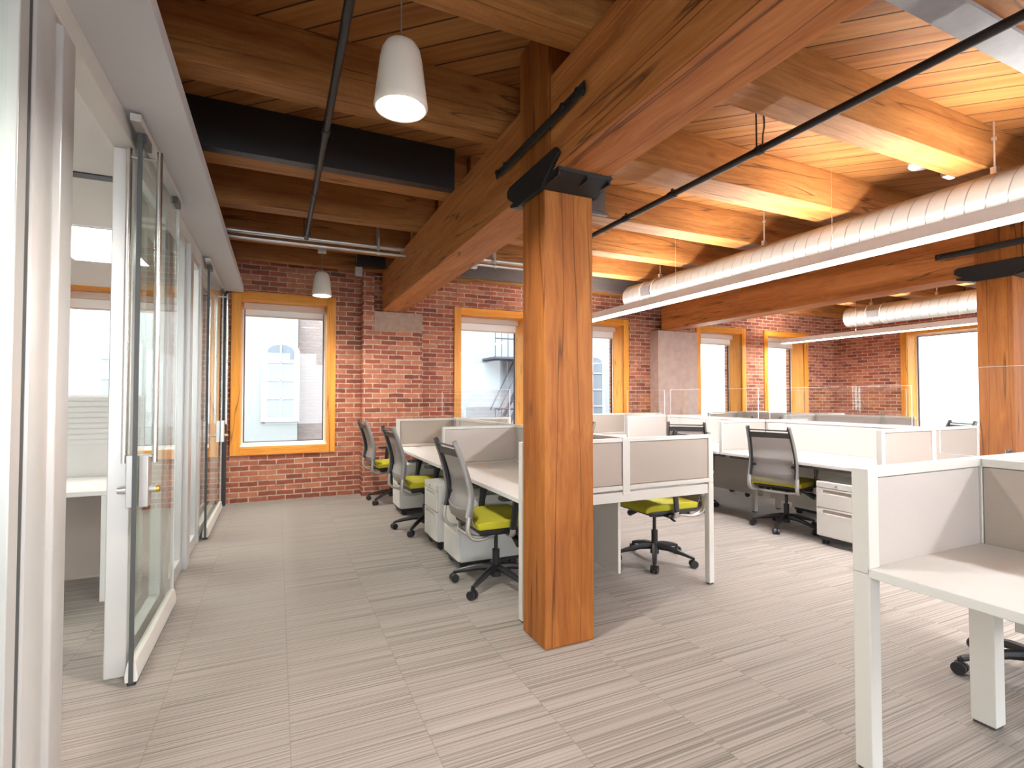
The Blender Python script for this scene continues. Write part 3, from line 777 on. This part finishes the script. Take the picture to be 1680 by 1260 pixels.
def island(name, label, x0, x1, ys, near='panel', far='panel', modesty=True, skip_right=False, legw=.05, divs=True):
    """ys = y of the near end, dividers, far end"""
    sp = (x0+x1)/2
    t = thing(name, label, 'desk', (0,0,0))
    for (a, b) in zip(ys, ys[1:]):
        for s, (p, q) in ((0,(x0+.005, sp-.03)), (1,(sp+.03, x1-.005))):
            bx('worktop', WHITE, t, p, q, a+.026, b-.026, .700, .730, bevel=.003)
        # spine screen between the two sides
        bm = BM(); box(bm, sp-.024, sp+.024, a+.03, b-.03, 1.052, 1.078); box(bm, sp-.024, sp+.024, a+.03, b-.03, .70, .75)
        g = obj('spine_frame', bm, WFRAME, t, bevel=.002)
        bx('fabric_infill', FABRIC_L, g, sp-.018, sp+.018, a+.034, b-.034, .752, 1.050, bevel=.003)
        if modesty: bx('modesty_panel', FABRIC_L if False else WFRAME, t, sp-.01, sp+.01, a+.06, b-.06, .16, .69)
        for p in (x0+.12, x1-.16): bx('cross_rail', STEEL_M, t, p, p+.04, a+.05, b-.05, .66, .698)
    if divs:
        for y in ys[1:-1]:
            for p, q in ((x0+.03, sp-.026), (sp+.026, x1-.03)):
                bm = BM(); box(bm, p, q, y-.02, y+.02, 1.052, 1.075); box(bm, p, p+.022, y-.02, y+.02, .70, 1.052); box(bm, p+.022, q, y-.02, y+.02, .70, .745)
                g = obj('divider_screen', bm, WFRAME, t, bevel=.002)
                bx('fabric_infill', FABRIC_L, g, p+.025, q-.003, y-.016, y+.016, .748, 1.049, bevel=.003)
    for y in ys[1:-1]:
        leg(t, sp-.20, y); leg(t, sp+.20, y)
    for y, kind, s in ((ys[0], near, 1), (ys[-1], far, -1)):
        if kind == 'panel': ws_end_panel(t, x0, x1, y, sp)
        for x in (x0+.0225, x1-.0225): leg(t, x, y, .045, .044, .729 if kind == 'panel' else .70)
        if kind != 'panel' or s < 0: leg(t, sp, y+s*.05, .06, .05)
    return t

A = island('workstation_island', 'white six-person desk island behind the middle column, brick wall beyond', 1.335, 2.875, [2.80, 4.50, 6.33])
B = island('workstation_island', 'white desk island in the middle of the room, right of the aisle', 4.53, 6.05, [2.60, 4.30, 6.00, 7.02])
D = island('workstation_island', 'white desk island farthest right, near the side window', 7.02, 8.50, [3.96, 5.4, 6.9], near='none')
# near right island, seen from inside its first desk
C = thing('workstation_island', 'white desk island cut off by the right edge, closest to the viewer', 'desk', (0,0,0))
cx0, csp, cx1, cy = 1.935, 2.735, 3.535, 1.18
bm = BM(); box(bm, cx0+.062, csp-.028, cy-.028, cy+.028, 1.055, 1.088); box(bm, csp+.028, cx1-.062, cy-.028, cy+.028, 1.055, 1.088)
g = obj('end_panel', bm, WFRAME, C, bevel=.003)
bx('fabric_infill', FABRIC_L, g, cx0+.064, csp-.03, cy-.022, cy+.022, .690, 1.052, bevel=.003)
bx('fabric_infill', FABRIC, g, csp+.03, cx1-.064, cy-.022, cy+.022, .690, 1.052, bevel=.003)
bx('edge_post', WFRAME, C, cx0, cx0+.06, cy-.03, cy+.03, .712, 1.088, bevel=.003)
bx('edge_post', WFRAME, C, cx1-.06, cx1, cy-.03, cy+.03, .712, 1.088, bevel=.003)
bx('spine_post', WFRAME, C, csp-.026, csp+.026, cy-.03, cy+.03, .70, 1.088, bevel=.003)
bm = BM(); box(bm, csp-.028, csp+.028, -1.4, cy-.03, 1.055, 1.088)
g = obj('spine_frame', bm, WFRAME, C, bevel=.003)
bx('fabric_infill', FABRIC, g, csp-.022, csp+.022, -1.4, cy-.032, .70, 1.052, bevel=.003)
bx('worktop', WHITE, C, cx0, csp-.028, -.62, cy-.021, .700, .733, bevel=.003)
bx('worktop', WHITE, C, csp+.028, cx1, -.62, cy-.021, .700, .733, bevel=.003)
leg(C, cx0+.03, cy, .06, .06, .710); leg(C, cx1-.03, cy, .06, .06, .710); leg(C, csp-.055, cy-.045, .075, .085, .698)
leg(C, cx0+.03, -.60, .06, .06, .698)
bx('modesty_panel', WFRAME, C, csp-.012, csp+.012, -.60, cy-.12, .40, .698)
bx('bracket', WFRAME, C, csp-.060, csp-.013, cy-.15, cy-.092, .49, .54, bevel=.003)
bx('support_arm', STEEL_M, C, cx0+.10, csp-.1, cy-.10, cy-.06, .672, .699)

# clear acrylic screens on the island spines
def acrylic(label, x, y0, y1, z0, z1, clamps):
    t = thing('acrylic_screen', label, 'screen', (x, y0, z0))
    L_ = y1-y0; h = z1-z0
    bx('sheet', ACRYL, t, -.003, .003, 0, L_, 0.004, h)
    bm = BM(); box(bm, -.0031, .0031, -.002, .0, 0.004, h); box(bm, -.0031, .0031, L_, L_+.002, 0.004, h); box(bm, -.0031, .0031, 0, L_, h, h+.002); box(bm, -.0031, .0031, 0, L_, .002, .004)
    obj('edge', bm, ACRYL_E, t)
    for yy in clamps:
        bm = BM(); k = yy-y0
        for s in (-1, 1):
            box(bm, s*.031-.0015, s*.031+.0015, k-.02, k+.02, -.17 if s < 0 else -.06, .0)
            prism(bm, [(k-.045,.0),(k+.045,.0),(k+.022,.05),(k+.017,.11),(k-.017,.11),(k-.022,.05)], 'x', s*.010-.002, s*.010+.002)
        box(bm, -.033, .033, k-.045, k+.045, 0, .003)
        obj('clamp', bm, ACRYL, t)
acrylic('clear acrylic screen on the nearest desk island', csp, -.9, 1.31, 1.091, 1.475, [.98, -.2])
acrylic('clear acrylic screen at the near end of the middle island', 5.29, 2.75, 4.24, 1.081, 1.45, [3.0, 4.0])
acrylic('clear acrylic screen on the second desks of the middle island', 5.29, 4.40, 5.92, 1.081, 1.45, [4.6, 5.7])
acrylic('clear acrylic screen at the far end of the middle island', 5.29, 6.05, 6.95, 1.081, 1.45, [6.2, 6.8])
acrylic('clear acrylic screen on the farthest right island', 7.76, 4.1, 6.7, 1.081, 1.45, [4.4, 6.4])
acrylic('clear acrylic screen on the island behind the column', 2.105, 4.65, 6.95, 1.081, 1.42, [4.9, 6.1])

# ------------------------------------------------------------------ pedestals
def pedestal(label, loc, rotz, group='mobile drawer pedestals'):
    """front faces local -x, origin on the floor at the centre"""
    t = thing('drawer_pedestal', label, 'drawer unit', loc, rotz, group)
    x0, x1, y0, y1 = -.27, .27, -.19, .19
    bm = BM(); box(bm, x0+.02, x1, y0, y1, .075, .575); obj('body', bm, WHITE, t, bevel=.004)
    bm = BM(); box(bm, x0+.02, x1-.02, y0+.02, y1-.02, .045, .075); obj('plinth', bm, BLACK, t)
    for z0, z1 in ((.085,.335),(.342,.515)):
        bm = BM(); box(bm, x0, x0+.019, y0+.004, y1-.004, z0, z1-.045); box(bm, x0, x0+.019, y0+.004, y1-.004, z1-.014, z1)
        box(bm, x0, x0+.019, y0+.004, y0+.06, z1-.045, z1-.014); box(bm, x0, x0+.019, y1-.06, y1-.004, z1-.045, z1-.014)
        d = obj('drawer', bm, WHITE, t, bevel=.002)
        bm = BM(); prism(bm, [(x0+.018,z1-.014),(x0+.018,z1-.045),(x0+.003,z1-.045)], 'y', y0+.06, y1-.06); obj('finger_pull', bm, FABRIC_L, d)
    bx('top_rail', WHITE, t, x0, x0+.019, y0+.004, y1-.004, .522, .573, bevel=.002)
    bm = BM(); cyl(bm, (x0-.004,-.0,.548), (x0+.003,0,.548), .009, n=14); obj('lock', bm, CHROME, t)
    for sx in (x0+.06, x1-.06):
        for sy in (y0+.05, y1-.05):
            bm = BM(); cyl(bm, (sx,sy-.022,.027), (sx,sy-.006,.027), .027, n=18); cyl(bm, (sx,sy+.006,.027), (sx,sy+.022,.027), .027, n=18); cyl(bm, (sx,sy-.006,.03), (sx,sy+.006,.03), .012, n=10); box(bm, sx-.015, sx+.015, sy-.02, sy+.02, .05, .058)
            obj('caster', bm, BLACK, t)
    return t
p0 = pedestal('white drawer pedestal on casters beside the nearest left chair', (1.54, 3.95, 0), 0)
dup(p0, (1.54, 4.56, 0), 0, 'white drawer pedestal between the first and second left chairs')
dup(p0, (1.54, 6.02, 0), 0, 'white drawer pedestal between the second and third left chairs')
dup(p0, (4.80, 2.965, 0), 0, 'white two-drawer pedestal under the near end of the middle island')
dup(p0, (2.52, 4.18, 0), PI, 'white drawer pedestal under the right side of the island behind the column')
dup(p0, (4.84, 5.62, 0), 0, 'white drawer pedestal under the far desks of the middle island')
dup(p0, (5.72, 3.90, 0), PI, 'white drawer pedestal under the far side of the middle island')

# ------------------------------------------------------------------ office chairs
def chair_proto(label, loc, rotz):
    """faces local +x, origin on the floor below the gas lift"""
    t = thing('office_chair', label, 'chair', loc, rotz, 'lime-seated office chairs')
    # five-star base
    bm = BM()
    for k in range(5):
        a = 2*PI*k/5 - .02; c, s = math.cos(a), math.sin(a)
        sweep(bm, [(c*.02,s*.02,.125),(c*.12,s*.12,.118),(c*.24,s*.24,.092),(c*.305,s*.305,.074)], [.030,.024,.018,.013], [.024,.022,.020,.016], n=8, ref=(0,0,1))
    cyl(bm, (0,0,.065), (0,0,.155), .036, .030, n=20)
    obj('base', bm, BLACK, t)
    for k in range(5):
        a = 2*PI*k/5 - .02; c, s = math.cos(a), math.sin(a); x, y = c*.312, s*.312
        b2 = a + .9*k + .4; ux, uy = math.cos(b2), math.sin(b2)
        bm = BM()
        cyl(bm, (x-ux*.027, y-uy*.027, .030), (x-ux*.007, y-uy*.007, .030), .030, n=20)
        cyl(bm, (x+ux*.007, y+uy*.007, .030), (x+ux*.027, y+uy*.027, .030), .030, n=20)
        cyl(bm, (x-ux*.008, y-uy*.008, .034), (x+ux*.008, y+uy*.008, .034), .018, n=12)
        cyl(bm, (x, y, .035), (x, y, .078), .010, n=10)
        obj('caster', bm, BLACK, t)
    bm = BM(); cyl(bm, (0,0,.14), (0,0,.255), .026, n=20); cyl(bm, (0,0,.25), (0,0,.39), .014, n=16); obj('gas_lift', bm, BLACK, t)
    # mechanism under the seat
    bm = BM(); prism(bm, [(-.17,.425),(.14,.425),(.12,.395),(.04,.372),(-.10,.372),(-.17,.40)], 'y', -.075, .075)
    box(bm, -.20, .18, -.19, -.16, .41, .43); box(bm, -.20, .18, .16, .19, .41, .43); box(bm, -.02, .06, -.25, .25, .405, .428)
    obj('tilt_mechanism', bm, BLACK, t, bevel=.006)
    bm = BM(); cyl(bm, (.06,-.07,.40), (.06,-.20,.365), .009, n=8); cyl(bm, (.06,-.17,.385), (.06,-.255,.345), .024, .028, n=14); sweep(bm, [(.0,.07,.40),(.0,.2,.392),(.02,.27,.385)], .013, .006, n=8, ref=(1,0,0)); obj('lever', bm, BLACK, t)
    # seat
    bm = BM(); prism(bm, [(-.225,.442),(-.21,.432),(.16,.430),(.235,.436),(.255,.45),(.225,.462),(-.225,.462)], 'y', -.232, .232); obj('seat_pan', bm, BLACK, t, bevel=.01)
    bm = BM(); pr = [(-.235,.462),(.22,.460),(.262,.452),(.275,.468),(.262,.492),(.21,.512),(.0,.516),(-.20,.514),(-.240,.505)]
    prism(bm, pr, 'y', -.245, .245); obj('seat', bm, LIME, t, bevel=.022, seg=4, angle=50)
    # back frame: silver loop low down turning into warm grey uprights
    for s in (-1, 1):
        lo = smooth_path([(-.10,s*.17,.405),(-.20,s*.205,.398),(-.275,s*.225,.415),(-.310,s*.232,.47),(-.305,s*.232,.56)], 6)
        up = smooth_path([(-.305,s*.232,.555),(-.292,s*.230,.63),(-.287,s*.226,.70),(-.305,s*.220,.80),(-.345,s*.212,.93),(-.395,s*.205,1.055)], 6)
        bm = BM(); sweep(bm, lo, .020, .013, n=10, ref=(0,1,0)); f = tag(obj('lower_back_frame', bm, SILVER, t), 'silver lower loop of the back frame')
        bm = BM(); n = len(up)
        sweep(bm, up, [.012]*n, [.027-.010*i/n for i in range(n)], n=10, ref=(0,1,0)); tag(obj('back_upright', bm, GREYF, t), 'warm grey upright of the backrest')
        bm = BM(); sweep(bm, [(p[0]+.004, p[1]-s*.016, p[2]) for p in up], .006, [.022-.008*i/n for i in range(n)], n=8, ref=(0,1,0)); obj('inner_rail', bm, BLACK, t)
        bm = BM(); cyl(bm, (-.275,s*.17,.665), (-.275,s*.222,.665), .011, n=12); obj('lumbar_knob', bm, BLACK, t)
    bm = BM(); sweep(bm, [(-.384,-.19,1.02),(-.384,.19,1.02)], .007, .006, n=8); cyl(bm, (-.392,-.205,1.05), (-.392,-.185,1.025), .011, n=8); cyl(bm, (-.392,.205,1.05), (-.392,.185,1.025), .011, n=8); obj('top_bar', bm, DARKG, t)
    bm = BM(); prism(bm, [(-.358,.945),(-.350,.945),(-.370,1.0),(-.378,1.0)], 'y', -.198, .198); obj('headband', bm, DARKG, t, bevel=.004)
    bm = BM(); sweep(bm, [(-.20,-.21,.405),(-.235,-.12,.402),(-.24,0,.402),(-.235,.12,.402),(-.20,.21,.405)], .012, .018, n=8, ref=(0,0,1)); obj('rear_crossbar', bm, SILVER, t)
    # mesh back: thin double-sided sheet following the uprights
    prof = smooth_path([(-.262,0,.49),(-.282,0,.56),(-.270,0,.64),(-.265,0,.70),(-.285,0,.80),(-.325,0,.92),(-.350,0,.975)], 5)
    bm = BM(); N = 8; th = .004; lay = []
    for off in (0, th):
        g = []
        for p in prof:
            w = .222 - .035*max(0,(p.z-.6)/.4)
            row = []
            for j in range(N+1):
                v = -1+2*j/N
                row.append(bm.verts.new((p.x+off-.018*(1-v*v)*(1 if p.z > .55 else .5), v*w, p.z)))
            g.append(row)
        lay.append(g)
    for li, g in enumerate(lay):
        for a, b in zip(g, g[1:]):
            for j in range(N):
                q = (a[j], a[j+1], b[j+1], b[j]); bm.faces.new(q if li else q[::-1])
    R = len(prof)
    for i in range(R-1):
        for j in (0, N): bm.faces.new((lay[0][i][j], lay[0][i+1][j], lay[1][i+1][j], lay[1][i][j]))
    for i in (0, R-1):
        for j in range(N): bm.faces.new((lay[0][i][j], lay[0][i][j+1], lay[1][i][j+1], lay[1][i][j]))
    obj('mesh_back', bm, MESH, t, angle=60)
    bm = BM(); sweep(bm, smooth_path([(-.285,-.222,.60),(-.310,-.1,.588),(-.315,0,.586),(-.310,.1,.588),(-.285,.222,.60)], 4), .004, .004, n=6); obj('lumbar_seam', bm, GREYF, t)
    # arms
    for s in (-1, 1):
        bm = BM(); sweep(bm, smooth_path([(.0,s*.20,.405),(.0,s*.255,.41),(.0,s*.272,.44),(.0,s*.274,.475)], 5), .022, .010, n=8, ref=(1,0,0)); a = tag(obj('armrest', bm, SILVER, t), 'silver arm bracket with black post')
        bm = BM(); sweep(bm, [(.0,s*.274,.455),(.012,s*.276,.56),(.03,s*.276,.655)], [.026,.025,.034], [.013,.013,.016], n=8, ref=(1,0,0)); obj('arm_post', bm, BLACK, a)
        bm = BM(); prism(bm, [(-.11,-.032),(-.085,-.042),(.12,-.046),(.155,-.03),(.16,.0),(.155,.03),(.12,.046),(-.085,.042),(-.11,.032)], 'z', .655, .682)
        for v in bm.verts: v.co.y += s*.276; v.co.x += .01
        obj('arm_pad', bm, BLACK, a, bevel=.008, seg=3)
    return t
c0 = chair_proto('office chair with lime seat nearest the column on its left side', (1.443, 3.43, 0), math.radians(2))
dup(c0, (1.385, 5.16, 0), math.radians(4), 'second lime-seated office chair along the left side of the column island', swivel=11)
dup(c0, (1.36, 6.72, 0), math.radians(5), 'third lime-seated office chair, right in front of the brick pier')
dup(c0, (2.84, 3.38, 0), math.radians(178), 'lime-seated office chair tucked under the desk right of the middle column', swivel=-19)
dup(c0, (2.93, 5.15, 0), math.radians(190), 'office chair whose back shows just above the panel beside the column')
dup(c0, (4.755, 3.63, 0), math.radians(14), 'office chair with back turned to us at the middle island, fully in view', swivel=43)
dup(c0, (4.62, 4.85, 0), math.radians(42), 'office chair half hidden by the end panel at the middle island')
dup(c0, (6.08, 5.10, 0), math.radians(200), 'office chair seen below the worktops on the far side of the middle island')
dup(c0, (7.31, 3.62, 0), math.radians(150), 'office chair whose dark top bar shows before the bright side window')
dup(c0, (3.28, 1.193, 0), math.radians(185), 'black chair base peeping out behind the leg of the nearest island', swivel=28)

# ------------------------------------------------------------------ outside
FAC = plain('pale_rendered_facade', (.29,.29,.29), .9, noise=.03, nscale=3)
FAC2 = plain('pale_grey_facade', (.29,.305,.335), .9, noise=.04, nscale=3)
PINK = brick('pale_pink_brick', 'xz', ((.255,.19,.18),(.27,.21,.20),(.24,.175,.165)), (.29,.26,.25))  # pale pink brick with little tone variation
FWIN = plain('facade_window_glass', (.15,.17,.205), .25, spec=.8)
FTRIM = plain('facade_white_trim', (.38,.38,.38), .7)
FESC = plain('fire_escape_steel', (.07,.07,.09), .6)
def arched_window(p, x, z0, z1, w, y, nx=2, nz=4):
    r = w/2; a0 = z1 - .16
    def outline(e):
        pts = [(x-r-e, z0-e), (x+r+e, z0-e), (x+r+e, a0)]
        pts += [(x+(r+e)*math.cos(PI*k/10), a0+(.16+e)*math.sin(PI*k/10)) for k in range(1,10)]
        return pts + [(x-r-e, a0)]
    bm = BM(); prism(bm, outline(.11), 'y', y-.05, y+.02); f = obj('window_surround', bm, FTRIM, p)
    bm = BM(); prism(bm, outline(0), 'y', y-.062, y-.03); obj('pane', bm, FWIN, f)
    bm = BM()
    for k in range(1, nx): box(bm, x-r+w*k/nx-.016, x-r+w*k/nx+.016, y-.085, y-.055, z0, z1)
    for k in range(1, nz): box(bm, x-r, x+r, y-.085, y-.055, z0+(z1-z0)*k/nz-.016, z0+(z1-z0)*k/nz+.016)
    obj('muntin', bm, FTRIM, f)
b1 = thing('building', 'pale building with arched windows outside the left windows', 'building', (0,12,0))
bm = BM(); box(bm, -7.5, .40, 0, 3, -6, 9); obj('wall', bm, FAC, b1)
for xx in (.09-.03, -2.75, -5.3):
    arched_window(b1, xx, .93, 2.46, .52, 0)
b2 = thing('building', 'pink brick building beside the pale one, outside the window by the partition', 'building', (0,12.3,0))
bm = BM(); box(bm, .42, 3.3, 0, 3, -6, 9); obj('wall', bm, PINK, b2)
b3 = thing('building', 'pale grey building with a fire escape outside the windows behind the column', 'building', (0,12.6,0))
bm = BM(); box(bm, 3.4, 11.5, 0, 3, -6, 9); obj('wall', bm, FAC2, b3)
for xx in (8.3, 9.9): arched_window(b3, xx, .6, 2.5, .7, 0)
fe = thing('fire_escape', 'grey steel fire escape stairs on the pale building outside', 'stairs', (5.45, 11.9, 0))
bm = BM()
for zz in (.1, 2.3, 4.5): box(bm, -.55, .85, -.2, .68, zz, zz+.05)
obj('landing', bm, FESC, fe)
bm = BM()
for zz in (.1, 2.3):
    for h in (.5, .95): cyl(bm, (-.55,-.2,zz+h), (.85,-.2,zz+h), .018, n=6)
    for k in range(9): cyl(bm, (-.55+k*.175,-.2,zz), (-.55+k*.175,-.2,zz+.95), .012, n=6)
obj('railing', bm, FESC, fe)
bm = BM()
for k in range(11):
    box(bm, -.35+k*.1, -.35+k*.1+.12, -.05, .5, .2+k*.2, .2+k*.2+.03)
for yy in (-.06, .5): sweep(bm, [(-.4,yy,.1),(.75,yy,2.3)], .05, .012, n=6, ref=(0,0,1)); sweep(bm, [(-.4,yy,1.0),(.75,yy,3.2)], .02, n=6)
obj('stair_flight', bm, FESC, fe)
b4 = thing('building', 'pale building outside the right side windows', 'building', (17,0,0))
bm = BM(); box(bm, 0, 3, -9, 14, -6, 9); obj('wall', bm, plain('white_facade', (.50,.50,.50), .9, noise=.03, nscale=3), b4)
STREET = plain('street_asphalt', (.10,.10,.105), .9, noise=.1, nscale=1)
bm = BM(); box(bm, -45, 60, -50, 16, -6.1, -6.001)
tag(obj('ground', bm, STREET), 'dark street level far below the windows, extended unseen to cut light from below', 'ground', kind='structure')  # extended all around to keep sky light off the ceiling
